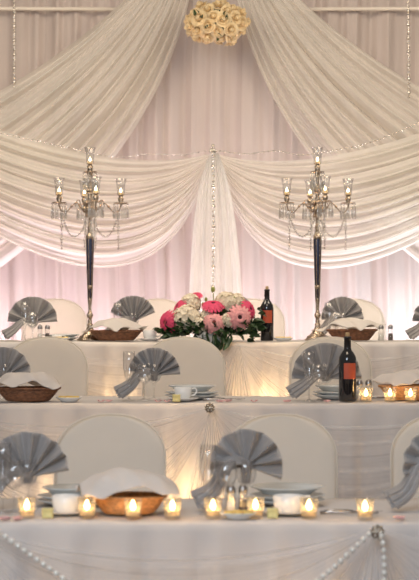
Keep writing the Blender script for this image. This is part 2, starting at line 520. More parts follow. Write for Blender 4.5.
brooch((GX[0], YF[0]-.085, P(0, 530, YF[0]).z+.004), .024, 'round rhinestone brooch on the edge of the front table')
brooch((GX[1]-.01, YF[1]-.075, P(0, 407, YF[1]).z), .024, 'round rhinestone brooch on the edge of the middle table')
y = YF[0]-.09
strand('pearl_strand', [P(369, 534, y), P(350, 552, y-.01), P(322, 577, y-.015), P(270, 612, y-.02), P(178, 636, y-.02), P(100, 608, y-.02), P(65, 580, y-.015), P(32, 556, y-.01), P(0, 533, y), P(-14, 524, y)],
       .0085, .0235, 'strand of pearls looping along the front table swag', 'pearl', sz=1.15)
strand('pearl_strand', [P(381, 536, y), P(384, 556, y-.01), P(384, 640, y-.015)], .0085, .0225, 'short strand of pearls hanging straight down from the front brooch', 'pearl', sz=1.15)

# ------------------------------------------------------------------ chairs
def make_chair(label):
    t = thing('covered_chair', label, 'chair')
    hw = .205
    def outline(z, zt):                # half width of the back at height z
        zs = zt-.165
        if z <= zs: return hw*(1-.02*(zs-z)/.4)
        q = (z-zs)/(zt-zs); return hw*max(0, 1-q**2.25)**(1/2.25)
    zt = 1.005
    bm = new(); N = 30; seg = 28; rings = []
    for i in range(N+1):
        s = i/N
        z = .44+(zt-.44)*(1-(1-s)**1.8)
        w = outline(min(z, zt-1e-4), zt); yc = .20+.09*(z-.44)/.56
        th = .030*(min(1, w/.08))
        ring = []
        for j in range(seg):
            a = 2*pi*j/seg
            ca, sa = cos(a), sin(a)
            xx = w*(abs(ca)**.8)*(1 if ca > 0 else -1)
            yy = th*(abs(sa)**.9)*(1 if sa > 0 else -1)
            ring.append(bm.verts.new((xx, yc+yy-.035*(1-(xx/hw)**2)*.0+.03*(xx/hw)**2*-1+.03, z)))
        rings.append(ring)
    for A, B in zip(rings, rings[1:]):
        for j in range(seg): bm.faces.new((A[j], A[(j+1) % seg], B[(j+1) % seg], B[j]))
    bm.faces.new(rings[0][::-1]); bm.faces.new(rings[-1])
    obj('backrest', bm, 'cover', t)
    # piping around the back edge
    pts = []
    for i in range(41):
        a = pi*i/40; c_, s_ = cos(a), sin(a)
        x = hw*(abs(c_)**(2/2.25))*(1 if c_ > 0 else -1); z = zt-.165+.165*abs(s_)**(2/2.25)
        pts.append((x*1.003, .20+.09*(z-.44)/.56-.03*(x/hw)**2-.002, z+.001))
    pts = [(pts[0][0], .175, .50)]+pts+[(pts[-1][0], .175, .50)]
    bm = new(); tube(bm, pts, .0032, 6); obj('piping', bm, 'cover', t)
    bm = new()
    def sec(z, sx, sy, yo, e=.35, seg=40):
        r_ = []
        for j in range(seg):
            a = 2*pi*j/seg; ca, sa = cos(a), sin(a)
            r_.append(bm.verts.new((sx*abs(ca)**e*(1 if ca > 0 else -1), yo+sy*abs(sa)**e*(1 if sa > 0 else -1), z)))
        return r_
    S = [sec(.43, .19, .19, -.01), sec(.468, .205, .205, -.01), sec(.485, .19, .195, -.01), sec(.488, .1, .1, -.01)]
    for A, B in zip(S, S[1:]):
        for j in range(40): bm.faces.new((A[j], A[(j+1) % 40], B[(j+1) % 40], B[j]))
    bm.faces.new(S[0][::-1]); bm.faces.new(S[-1]); obj('seat', bm, 'cover', t)
    bm = new()
    S = [sec(.44, .203, .203, -.01)]
    def sk(z, k):
        r_ = []
        for j in range(40):
            a = 2*pi*j/40; ca, sa = cos(a), sin(a); corner = abs(sin(2*a))**2
            m = 1-.10*k*(1-corner)+.06*k*corner
            r_.append(bm.verts.new((.203*m*abs(ca)**.35*(1 if ca > 0 else -1), -.01+.203*m*abs(sa)**.35*(1 if sa > 0 else -1), z)))
        return r_
    S += [sk(.3, .5), sk(.15, 1), sk(.003, 1.2)]
    for A, B in zip(S, S[1:]):
        for j in range(40): bm.faces.new((A[j], A[(j+1) % 40], B[(j+1) % 40], B[j]))
    obj('cover_skirt', bm, 'cover', t)
    return t
chairs = [
    (0, 110.5, 'round-backed white covered chair behind the bread basket of the front table'),
    (0, 281, 'round-backed white covered chair at the front table, behind the large blue-rimmed plate'),
    (0, 445, 'white covered chair at the right end of the front table, cut by the picture edge'),
    (1, 47, 'white covered chair behind the basket at the left end of the middle table'),
    (1, 184, 'white covered chair at the middle table, directly below the flower arrangement'),
    (1, 330, 'white covered chair at the middle table, behind the grey napkin and wine bottle'),
    (2, 55, 'white covered chair at the back table, left of the left candelabrum'),
    (2, 158, 'white covered chair at the back table, left behind the flower arrangement'),
    (2, 252, 'white covered chair at the back table, behind its wine bottle'),
    (2, 352, 'white covered chair at the back table, behind the basket by the right candelabrum'),
]
YC = (7.27, 9.90, 12.55)
ch0 = None
for k, px, lab in chairs:
    Yc = YC[k]; loc = (X(px, Yc+.27), Yc, ZF[k]+.001)
    if ch0 is None: ch0 = make_chair(lab); ch0['group'] = 'white covered chairs'; ch0.location = loc; c = ch0
    else: c = dup(ch0, loc, 0, lab)
    c.scale = (1, 1, (1.0, 1.01, .99)[k])

# ------------------------------------------------------------------ tableware prototypes
def make_goblet(label, bowl=.034, h=.165):
    t = thing('water_goblet', label, 'glass')
    bm = new(); lathe(bm, [(0, .002), (.033, .0015), (.034, .003), (.012, .007), (.004, .012), (0, .012)], 24); obj('foot', bm, 'glass', t)
    bm = new(); lathe(bm, [(.004, .012), (.0035, .04), (.0045, .066), (.009, .074)], 12); obj('stem', bm, 'glass', t)
    bm = new(); lathe(bm, [(0, .074), (.012, .076), (.026, .088), (bowl, .108), (bowl*1.02, .13), (bowl*.93, h), (bowl*.90, h), (bowl*.99, .13), (bowl*.96, .11), (.024, .091), (0, .079)], 28)
    obj('bowl', bm, 'glass', t); return t
def make_flute(label):
    t = thing('champagne_flute', label, 'glass')
    bm = new(); lathe(bm, [(0, .002), (.031, .0015), (.032, .003), (.01, .007), (.004, .012), (0, .012)], 24); obj('foot', bm, 'glass', t)
    bm = new(); lathe(bm, [(.004, .012), (.0032, .05), (.0045, .075), (.009, .085)], 12); obj('stem', bm, 'glass', t)
    bm = new(); lathe(bm, [(0, .085), (.010, .088), (.020, .11), (.0265, .15), (.0275, .18), (.0255, .222), (.0245, .222), (.0265, .18), (.0255, .15), (.019, .112), (0, .091)], 28)
    obj('bowl', bm, 'glass', t); return t
def make_votive(label):
    t = thing('votive_candle', label, 'candle')
    bm = new(); lathe(bm, [(0, .001), (.022, .001), (.0245, .004), (.029, .064), (.0275, .0645), (.0225, .010), (0, .009)], 24); obj('glass_holder', bm, 'jar', t)
    bm = new(); lathe(bm, [(0, .0095), (.0205, .0095), (.0215, .026), (.018, .0275), (0, .025)], 20); w = obj('candle', bm, 'wax', t)
    bm = new(); lathe(bm, [(0, .026), (.0055, .030), (.0085, .037), (.0055, .048), (.0018, .056), (0, .060)], 12); obj('flame', bm, 'flame', t)
    light('candle_light', 'POINT', (0, 0, .042), .55, (1, .55, .22), .008, parent=t)
    return t
def make_cup(label):
    t = thing('coffee_cup', label, 'cup')
    bm = new(); lathe(bm, [(0, .002), (.029, .002), (.031, .006), (.0375, .020), (.0405, .058), (.0392, .0585), (.036, .022), (.027, .009), (0, .008)], 28); obj('bowl', bm, 'china', t)
    bm = new(); tube(bm, cr([(.039, 0, .050), (.056, 0, .053), (.064, 0, .038), (.054, 0, .022), (.036, 0, .018)], 6), .0038, 8); obj('handle', bm, 'china', t)
    return t
def make_saucer(label, r=.072):
    bm = new(); lathe(bm, [(0, .002), (r*.55, .001), (r*.6, .004), (r*.98, .013), (r, .0145), (r*.95, .0155), (r*.55, .006), (0, .005)], 36)
    return tag(obj('saucer', bm, 'china'), label, 'saucer')
def plate_bm(r, z0=0):
    bm = new(); lathe(bm, [(0, .002), (r*.6, .001), (r*.66, .005), (r*.985, .018), (r, .0195), (r*.97, .021), (r*.66, .008), (0, .006)], 48); return bm
def make_plate(label, r=.125, mat='china_rim'):
    return tag(obj('plate', plate_bm(r), mat), label, 'plate')
def make_shaker(label, fill):
    t = thing('salt_shaker' if fill == 'salt' else 'pepper_shaker', label, 'shaker')
    def fr(a, z): return 1-.06*abs(sin(4*a))
    bm = new(); lathe(bm, [(0, .001), (.017, .001), (.0185, .004), (.016, .03), (.0125, .066), (.0135, .072), (0, .072)], 32, fr=fr); obj('glass_body', bm, 'glass', t)
    bm = new(); lathe(bm, [(0, .005), (.0145, .005), (.013, .03), (.011, .045), (0, .046)], 16); obj('filling', bm, fill, t)
    bm = new(); lathe(bm, [(.0145, .070), (.0150, .076), (.0145, .084), (.009, .093), (0, .096)], 20); obj('cap', bm, 'cap', t)
    return t
def make_basket(label, mat='wicker'):
    t = thing('bread_basket', label, 'basket')
    bm = new(); seg = 120; prof = []
    for i in range(31):
        s = i/30; prof.append((.074+.040*s**.8, .003+.070*s))
    def fr(a, z):
        row = int(z/.007); return 1+.022*sin(a*22+pi*(row % 2))*(1)+.012*sin(z*900)
    lathe(bm, [(0, .003)]+prof+[(.107, .069), (.070, .010), (0, .009)], seg, fr=lambda a, z: fr(a, z), sx=1, sy=.86)
    obj('woven_body', bm, mat, t)
    bm = new()
    for ph in (0, pi):
        pts = []
        for i in range(121):
            a = 2*pi*i/120; r = .114+.0035*cos(a*26+ph)
            pts.append((r*cos(a), .86*r*sin(a), .074+.0035*sin(a*26+ph)))
        tube(bm, pts, .0045, 6, cap=False)
    obj('rim', bm, mat, t)
    return t
def make_breadcloth(label, seed=0, wide=.155, high=.055):
    rnd = random.Random(seed); ph = [rnd.random()*6 for _ in range(6)]
    bm = new(); rot = .14+seed*.17
    def f(u, v):
        a, b = u*2-1, v*2-1
        x = a*cos(rot)-b*sin(rot); yy = a*sin(rot)+b*cos(rot)
        rr = sqrt(x*x+yy*yy); m = max(abs(a), abs(b))
        th = math.atan2(yy, x)
        X_ = x*wide*.86; Y_ = yy*wide*.62
        dome = high*(1-min(1, rr*.86)**3)
        edge = .009*max(0, rr-.5)*sin(th*3+ph[0])+.008*max(0, rr-.5)*sin(th*7+ph[1])
        wrk = .006*sin(x*5+ph[2]+2*yy)*sin(yy*4+ph[3])+.0025*sin(x*11+ph[4]+5*yy)
        return (X_, Y_, .083+dome+edge*1.3+wrk+.03*max(0, rr-1.0))
    grid(bm, f, 44, 44)
    return tag(obj('bread_cloth', bm, 'linen', solid=.003), label, 'napkin')
def make_napkin(label, R_=.148, A=78, roll=0, zp=.10, npl=7, tailed=1):
    t = thing('fan_napkin', label, 'napkin')
    bm = new()
    def f(u, v):
        th = R(-A+2*A*u+roll)
        q = 2*pi*(npl*u+.22*sin(2*pi*u))
        pl = sin(q)+.25*sin(2*q+.6)
        amp = .002+.023*v
        e = abs(2*u-1)
        rr = (.008+(R_-.008)*v)*(1-.05*e**3)
        y = pl*amp-.02*v*cos((2*u-1)*pi/2)-.045*e**3*v
        return (rr*sin(th), y, zp+rr*cos(th)-.012*e**4*v)
    grid(bm, f, 140, 14)
    def g(u, v):
        a = 2*pi*u; r = (.011+.008*v)*(1+.22*sin(7*a+v*2))
        return (r*cos(a), r*sin(a)*.8, .082+(zp-.082+.02)*v)
    grid(bm, g, 42, 6)
    obj('fan', bm, 'napkin', t, solid=.0016)
    if tailed:
        for layer in range(2):
            bm = new()
            path = cr([(.010, -.012, zp+.004), (-.024, -.028, zp+.022), (-.060, -.042, zp+.010), (-.105, -.054, .064), (-.155-.012*layer, -.062, .030-.004*layer)], 8)
            n_ = len(path)-1
            def f(u, v):
                i = min(n_-1, int(u*n_)); tt = u*n_-i; p = path[i].lerp(path[i+1], tt)
                d = (path[min(n_, i+1)]-path[i]).normalized(); nrm = Vector((-d.z, 0, d.x))
                if nrm.z < 0: nrm = -nrm
                w = .014+.046*u**.8
                s_ = v*2-1
                q = p+nrm*(s_*w*.5)+Vector((0, s_*w*.42+.016*layer, 0))+nrm*.005*u*sin(v*pi*6+layer)+Vector((0, .006*u*cos(v*pi*6), 0))
                q.z = max(q.z, .004+.004*layer); return q
            grid(bm, f, 32, 30)
            obj('tail', bm, 'napkin', t, solid=.0022)
    return t
def make_bottle(label):
    t = thing('wine_bottle', label, 'bottle')
    bm = new(); lathe(bm, [(0, .006), (.020, .003), (.034, .001), (.0375, .006), (.0378, .19), (.036, .205), (.027, .222), (.0165, .238), (.0145, .25), (.0140, .292), (0, .292)], 40); obj('glass', bm, 'bottle', t)
    bm = new(); lathe(bm, [(.0152, .236), (.0153, .25), (.0148, .288), (.0163, .289), (.0163, .297), (.0140, .298), (0, .2982)], 28); obj('capsule', bm, 'capsule', t)
    bm = new(); lathe(bm, [(.0085, .298), (.0092, .301), (.0092, .313), (.007, .316), (0, .316)], 16); obj('cork', bm, 'cork', t)
    bm = new()
    def f(u, v):
        a = -pi/2+R(-28+88*u); r = .0384
        return (r*cos(a), r*sin(a), .105+.072*v)
    grid(bm, f, 24, 4); obj('label', bm, 'label', t)
    return t
def make_butter(label, n_=3):
    t = thing('butter_dish', label, 'plate')
    obj('small_plate', plate_bm(.058), 'china', t)
    for i in range(n_):
        bm = new(); box(bm, -.015, .015, -.012, .012, 0, .019)
        bmesh.ops.bevel(bm, geom=bm.edges[:], offset=.0025, segments=2, affect='EDGES')
        o = obj('butter_pat', bm, 'butter', t, loc=((i-(n_-1)/2)*.031, random.uniform(-.008, .008), .0072+.0)); o.rotation_euler = (0, 0, random.uniform(-.6, .6))
    return t
def make_knife(label):
    t = thing('table_knife', label, 'knife')
    bm = new(); tube(bm, [(0, 0, .005), (.03, 0, .0065), (.075, 0, .006), (.095, 0, .005)], [.0045, .0055, .0048, .003], 8); obj('handle', bm, 'cutlery', t)
    bm = new(); box(bm, .094, .19, -.008, .006, .0035, .0055)
    for v in bm.verts:
        if v.co.x > .15: v.co.y *= .35
    obj('blade', bm, 'cutlery', t, smooth=False); return t
def make_fork(label):
    t = thing('table_fork', label, 'fork')
    bm = new(); tube(bm, [(0, 0, .005), (.03, 0, .006), (.09, 0, .0055), (.13, 0, .008)], [.006, .0045, .003, .0028], 8); obj('handle', bm, 'cutlery', t)
    bm = new()
    grid(bm, lambda u, v: (.128+.02*u, (v-.5)*(.008+.014*u), .0085-.002*u), 4, 4)
    for i in range(4):
        yy = -.009+.006*i; tube(bm, [(.146, yy, .0065), (.165, yy, .0045), (.185, yy, .006)], .0015, 5)
    obj('tines', bm, 'cutlery', t); return t

proto = {}
SIDE = {}
def put(kind, k, px, dY, label, maker, rz=0, dz=0, group=None, scale=None, *a):
    Y = YF[k]+dY; loc = (X(px, Y), Y, ZT[k]+.0035+dz)
    key = (kind,)+tuple(a)
    if key not in proto:
        o = maker(label, *a); proto[key] = o; o.location = loc; o.rotation_euler = (0, 0, rz)
        if scale: o.scale = scale
        if group: o['group'] = group
    else:
        o = dup(proto[key], loc, rz, label, group)
        o.scale = scale or (1, 1, 1)
    return o

# --- votives
VG = 'lit votive candles in clear glass'
for k, px, dY, lab in (
    (0, 27, .09, 'lit votive candle below the left fan napkin on the front table'),
    (0, 87, .08, 'lit votive candle just left of the front bread basket, right of the cup'),
    (0, 133, .07, 'lit votive candle standing before the middle of the front bread basket'),
    (0, 172.5, .07, 'lit votive candle at the right end of the front bread basket'),
    (0, 213, .08, 'lit votive candle below the tall flute on the front table'),
    (0, 255.5, .10, 'lit votive candle right of the butter plate on the front table'),
    (0, 309, .08, 'lit votive candle right of the coffee cup by the blue-rimmed plate'),
    (0, 365, .055, 'lit votive candle standing alone above the front brooch'),
    (1, 366, .06, 'lit votive candle right of the wine bottle on the middle table'),
    (1, 390, .06, 'lit votive candle before the left part of the right basket, middle table'),
    (1, 410.5, .06, 'lit votive candle at the right edge of the picture on the middle table')):
    put('votive', k, px, dY, lab, make_votive, 0, 0, VG)

# --- goblets with fan napkins, flutes
NG = 'grey fan napkins standing in goblets'; GG = 'water goblets holding napkins'; FG = 'champagne flutes'; WG = 'clear wine goblets beside the napkins'
for k, px, dY, prm, lab in (
    (0, 28, .36, (.150, 74, 0, .10, 7, 1), 'the front table at the left picture edge'),
    (0, 246, .36, (.122, 100, 4, .137, 7, 1), 'the front table, left of the blue-rimmed plate'),
    (0, 438, .36, (.122, 96, 0, .137, 7, 1), 'the front table at the right picture edge'),
    (1, 4, .32, (.135, 80, 0, .10, 7, 1), 'the middle table behind the left basket'),
    (1, 154, .28, (.128, 76, 4, .105, 8, 1), 'the middle table, left of the cup below the flowers'),
    (1, 326, .28, (.165, 84, 0, .09, 7, 1), 'the middle table, left behind the wine bottle'),
    (2, 33, .30, (.155, 82, 0, .10, 6, 1), 'the back table at its left end'),
    (2, 133, .34, (.155, 62, 0, .105, 8, 1), 'the back table behind the basket by the left candelabrum'),
    (2, 231, .46, (.150, 78, 8, .125, 8, 1), 'the back table behind the flower arrangement'),
    (2, 342, .50, (.130, 88, 0, .125, 7, 1), 'the back table behind the basket by the right candelabrum'),
    (2, 436, .26, (.150, 80, 0, .10, 7, 1), 'the back table at the right picture edge')):
    put('goblet', k, px, dY, 'clear goblet holding a napkin on '+lab, make_goblet, 0, 0, GG)
    put('napkin', k, px, dY, 'grey fan folded napkin on '+lab, make_napkin, 0, .002, NG, None, *prm)
for k, px, dY, lab in (
    (0, 208, .19, 'tall champagne flute left of the second fan napkin on the front table'),
    (1, 129, .16, 'tall champagne flute left of the fan napkin on the middle table'),
    (1, 309, .10, 'champagne flute at the left of the napkin by the middle bottle'),
    (0, 3, .28, 'champagne flute at the left picture edge of the front table'),
    (2, 25, .12, 'champagne flute at the left of the back table before the napkin'),
    (2, 329, .20, 'champagne flute beside the right candelabrum'),
    (2, 118, .22, 'champagne flute behind the basket by the left candelabrum')):
    put('flute', k, px, dY, lab, make_flute, 0, 0, FG)
for k, px, dY, lab in (
    (0, 226, .26, 'clear wine goblet between flute and shakers on the front table'),
    (0, 14, .24, 'clear wine goblet under the left fan napkin on the front table'),
    (1, 144, .18, 'clear wine goblet right of the flute on the middle table'),
    (1, 318.5, .12, 'clear wine goblet close left of the middle wine bottle'),
    (2, 32.5, .10, 'clear wine goblet left of the shakers on the back table'),
    (2, 336, .16, 'clear wine goblet under the napkin beside the right candelabrum')):
    put('wineglass', k, px, dY, lab, make_goblet, 0, 0, WG)

# --- cups, saucers, plates
CG = 'white coffee cups'; SG = 'white saucers'; PG = 'stacked dinner plates'
for k, px, dY, s, lab in (
    (0, 66, .19, 1.12, 'left of the front bread basket'),
    (0, 288, .19, 1.2, 'before the blue-rimmed plate on the front table'),
    (1, 183, .14, .98, 'on the middle table above its brooch'),
    (2, 150, .14, 1.0, 'on the back table left of the flowers')):
    put('saucer', k, px, dY, 'white saucer under the cup '+lab, make_saucer, 0, 0, SG, (s, s, 1))
    put('cup', k, px, dY, 'white coffee cup '+lab, make_cup, R(15), .008, CG, (s, s, .92))
for k, px, dY, r, lab in (
    (0, 72, .48, .115, 'behind the cup left of the front basket'),
    (0, 287, .50, .125, 'with blue-grey rim behind the front cup'),
    (1, 192, .33, .125, 'behind the cup on the middle table'),
    (1, 337, .33, .110, 'behind the middle wine bottle'),
    (2, 61, .34, .110, 'behind the small cup at the back table')):
    for lvl, word in enumerate(('lower', 'upper')):
        put('plate', k, px, dY, '%s dinner plate %s' % (word, lab), make_plate, 0, lvl*.0145, PG, None, r)
def make_bowl(label, r):
    bm = new(); lathe(bm, [(0, .003), (r*.66, .002), (r*.70, .006), (r*.84, .018), (r*.99, .025), (r, .027), (r*.97, .0285), (r*.83, .021), (r*.68, .009), (0, .008)], 48)
    return tag(obj('soup_bowl', bm, 'china_rim'), label, 'bowl')
for k, px, dY, r, lab in ((0, 287, .50, .122, 'wide pale bowl with blue-grey rim on the plates behind the front cup'),
                          (0, 72, .48, .100, 'wide pale bowl on the plates left of the front basket'),
                          (1, 192, .33, .108, 'wide pale bowl on the plates of the middle table'),
                          (1, 337, .33, .100, 'wide pale bowl behind the middle wine bottle')):
    put('bowl', k, px, dY, lab, make_bowl, 0, .0345, 'wide soup bowls', None, r)
put('cup', 2, 57, .20, 'small white cup right of the shakers on the back table', make_cup, 0, 0, CG, (.75, .75, .6))

# --- yellow packets by cups, butter plates
def make_packet(label):
    bm = new()
    grid(bm, lambda u, v: ((u-.5)*.034, .006*sin(pi*v)+.003*sin(u*5), .03*v), 4, 4)
    return tag(obj('sugar_packet', bm, 'packet', solid=.005), label, 'packet')
put('packet', 0, 48, .06, 'small yellow packet left of the cup on the front table', make_packet, .3, .003, 'yellow packets')
put('packet', 0, 272.5, .06, 'small yellow packet left of the cup by the blue-rimmed plate', make_packet, -.2, .003, 'yellow packets')
put('packet', 1, 176.5, .045, 'small yellow packet leaning on the cup of the middle table', make_packet, .1, .003, 'yellow packets')
BG = 'butter on small plates'
for k, px, dY, lab in ((0, 238, .065, 'small plate of yellow butter pats between two votives on the front table'),
                       (1, 69, .08, 'small plate of yellow butter pats right of the left basket, middle table'),
                       (2, 60, .09, 'small plate of yellow butter pats left of the left candelabrum'),
                       (2, 283, .10, 'small plate of yellow butter pats right of the back wine bottle'),
                       (2, 148, .015, 'small plate of yellow butter pats left of the flower arrangement')):
    if k == 2 and px == 148: continue
    put('butter', k, px, dY, lab, make_butter, random.uniform(-.3, .3), 0, BG)

# --- shakers
for k, px, dY, fill, lab in (
    (0, 231, .17, 'salt', 'glass salt shaker below the second fan napkin on the front table'),
    (0, 243, .19, 'pepper', 'glass pepper shaker left of the cup and votive on the front table'),
    (1, 359.5, .15, 'salt', 'glass salt shaker right beside the middle wine bottle'),
    (1, 368.5, .17, 'pepper', 'glass pepper shaker behind the votive by the middle wine bottle'),
    (2, 40, .12, 'salt', 'glass salt shaker at the left end of the back table'),
    (2, 47.5, .12, 'pepper', 'glass pepper shaker at the left end of the back table'),
    (2, 381, .12, 'salt', 'glass salt shaker right of the basket on the back table'),
    (2, 390.5, .13, 'pepper', 'glass pepper shaker at the right end of the back table')):
    put('shaker'+fill, k, px, dY, lab, lambda l, f_: make_shaker(l, f_), 0, 0, 'salt and pepper shakers', None, fill)

# --- baskets
BKG = 'wicker bread baskets'; BCG = 'white cloths in the bread baskets'
for i, (k, px, dY, sc, mat, lab) in enumerate((
    (0, 129, .21, (1.02, 1, .78), 'wicker_light', 'in the middle of the row of front votives'),
    (1, 28, .12, (1.22, 1, .80), 'wicker', 'at the left end of the middle table'),
    (1, 412, .24, (1.3, 1, .86), 'wicker_light', 'behind two votives at the right end of the middle table'),
    (2, 116, .16, (1.32, 1, .78), 'wicker', 'right of the left candelabrum'),
    (2, 352, .17, (1.32, 1, .85), 'wicker', 'right of the right candelabrum'))):
    put('basket', k, px, dY, 'brown wicker bread basket '+lab, lambda l, m_: make_basket(l, m_), .1*i, 0, BKG, sc, mat)
    wide, high = ((.180, .078), (.158, .066), (.168, .062), (.160, .066), (.168, .062))[i]
    put('breadcloth', k, px-1, dY, 'white cloth in the basket '+lab, lambda l, s_, w_, h_: make_breadcloth(l, s_, w_, h_), 0, -.083*(1-sc[2])-.004, BCG, None, i, wide, high)

# --- bottles
put('bottle', 1, 347.5, .10, 'dark wine bottle with orange-red label on the middle table', make_bottle, 0, 0, 'wine bottles', (1.03, 1.03, .97))
put('bottle', 2, 267, .16, 'dark wine bottle with orange-red label right of the flower arrangement', make_bottle, R(-12), 0, 'wine bottles')

# --- cutlery
for k, px, dY, rz, lab in ((0, 324, .24, .12, 'steel table knife right of the blue-rimmed plate on the front table'),):
    put('knife', k, px, dY, lab, make_knife, rz, 0, 'table knives')
put('fork', 0, 320, .20, 'steel table fork right of the blue-rimmed plate on the front table', make_fork, -.05, 0, 'table forks')
put('knife', 1, 204, .26, 'steel table knife right of the plates on the middle table', make_knife, .2, 0, 'table knives')
put('fork', 1, 203, .18, 'steel table fork right of the cup on the middle table', make_fork, .05, 0, 'table forks')
put('knife', 1, 371, .34, 'steel table knife behind the votives on the middle table', make_knife, .15, 0, 'table knives')

# --- rose petals
def make_petal(label):
    bm = new()
    grid(bm, lambda u, v: ((u-.5)*.036*sin(pi*(.15+.7*v)), (v-.5)*.034, .0015+.008*((u-.5)*2)**2+.006*(v-.5)**2), 6, 6)
    return tag(obj('rose_petal', bm, 'petal', solid=.001), label, 'petal')
spots = [(1, 101, .05, 'left of the flute on the middle table'), (1, 109, .06, 'closest left of the flute on the middle table'),
         (1, 158, .05, 'left of the cup on the middle table'), (1, 167, .04, 'just left below the cup on the middle table'),
         (1, 220, .05, 'right of the middle brooch'), (1, 228, .08, 'furthest right of the middle brooch'),
         (1, 287, .05, 'below the napkin tail by the middle bottle'), (1, 327, .04, 'left foot of the middle wine bottle'),
         (0, 5, .03, 'at the left end of the front table'), (0, 18, .03, 'left of the first front votive'),
         (0, 399, .05, 'right of the lone front votive'), (1, 254, .05, 'between cup and bottle settings on the middle table')]
for k, px, dY, lab in spots:
    put('petal', k, px, dY, 'pink rose petal lying '+lab, make_petal, random.random()*6, 0, 'scattered rose petals')

# ------------------------------------------------------------------ flower arrangement on the back table
YA = 11.60
base = P(211, 341, YA)
t = thing('flower_arrangement', 'arrangement of pink gerberas and cream blossoms in the middle of the back table', 'flowers', (base.x, YA+.02, ZT[2]+.0035))
def rel(px, py, dy=0): p = P(px, py, YA); return Vector((p.x-base.x, dy, p.z-ZT[2]))
bm = new(); lathe(bm, [(0, 0), (.08, 0), (.10, .06), (.09, .065), (0, .06)], 24); obj('bowl', bm, 'china', t)
bm = new()
rr = random.Random(4)
for i in range(210):
    a = rr.uniform(0, 2*pi); el = rr.uniform(-.12, 1.1)
    d = Vector((cos(a)*cos(el), sin(a)*cos(el)*.75, sin(el)))
    c = Vector((0, 0, .055))+Vector((d.x*.235, d.y*.13, d.z*.125))*rr.uniform(.5, .98)
    leaf_bm(bm, frame_from((d.x+rr.uniform(-.5, .5), d.y-.4+rr.uniform(-.4, .4), d.z*.6+rr.uniform(-.7, .4)), c), rr.uniform(.05, .085), rr.uniform(.022, .036))
for px, py, l in ((166, 331, .07), (172, 336, .07), (180, 338, .06), (252, 322, .07), (256, 328, .06), (258, 314, .05), (250, 334, .06), (257, 310, .05), (161, 330, .05), (247, 340, .06)):
    for q in range(3):
        c = rel(px, py, -.06); leaf_bm(bm, frame_from((c.x*4+rr.uniform(-.5, .5), -.5, rr.uniform(-.5, .6)), c), l, l*.45)
for q in range(120):
    px = rr.uniform(164, 257); e = abs(px-211)/47
    c = rel(px, rr.uniform(322, 342-6*e), -.02-.15*sqrt(max(0, 1-e*e))*rr.uniform(.6, 1))
    c.z = max(c.z, .012)
    leaf_bm(bm, frame_from((c.x*3+rr.uniform(-.6, .6), -.7, rr.uniform(-.25, .7)), c), rr.uniform(.04, .065), rr.uniform(.02, .032))
# leaves falling over the table edge
for px, py in ((208, 338), (213, 340), (218, 343), (222, 338), (228, 336), (216, 336), (203, 337)):
    c = rel(px, py, -.17); leaf_bm(bm, frame_from((rr.uniform(-.25, .25), -.25, -1), c), .095, .04)
    leaf_bm(bm, frame_from((rr.uniform(-.6, .6), -.8, -.6), c+Vector((0, .03, .02))), .08, .035)
ball(bm, (0, 0, .10), .085, 14, 8, .8)
obj('foliage', bm, 'leaf', t)
for px, py, r, dy in ((187, 320, .078, -.06), (199, 326, .046, -.11), (191, 304, .055, .0), (226, 304, .062, .0), (228, 321, .042, -.12), (236, 303, .05, .02), (207, 316, .035, -.08)):
    hydrangea(t, rel(px, py, dy), r)
GB = ((167, 323, 13, (-.75, -.7, .1), 'hotpink', 'disc_pink', -.04), (179, 308, 11, (-.8, -.4, .5), 'hotpink', 'disc_pink', .0), (196, 296, 7.5, (-.1, -.45, .9), 'hotpink', 'disc_pink', .03),
      (213, 306, 12.5, (.05, -.42, .9), 'hotpink', 'disc_dark', -.06), (214, 323, 11.5, (.05, -1, .35), 'palepink', 'disc_pink', -.13), (239, 318, 13.5, (.2, -1, .15), 'palepink', 'disc_dark', -.12),
      (249, 310, 11, (.75, -.6, .35), 'hotpink', 'disc_dark', -.03))
for px, py, rp, n_, m_, dm, dy in GB:
    gerbera(t, rel(px, py, dy-.02), n_, rp/F*YA, m_, dm)
bm = new(); c = rel(213, 290, 0)
tube(bm, [rel(214, 310, .02), rel(213.5, 300, .01), c], .003, 6); ball(bm, c, .013, 10, 8, 1.2)
for px, py in ((206, 300), (222, 297), (203, 305), (219, 299), (234, 299), (243, 305)):
    q = rel(px, py, -.02); ball(bm, q, .009, 8, 6, 1.3); tube(bm, [q, q+Vector((0, .03, -.05))], .002, 5)
obj('buds', bm, 'bud', t)
bm = new()
grid(bm, lambda u, v: rel(196+16*u, 334+7*v+2*sin(u*9), -.15-.012*sin(u*14)-.02*v), 20, 8)
obj('gauze', bm, 'voile_white', t)

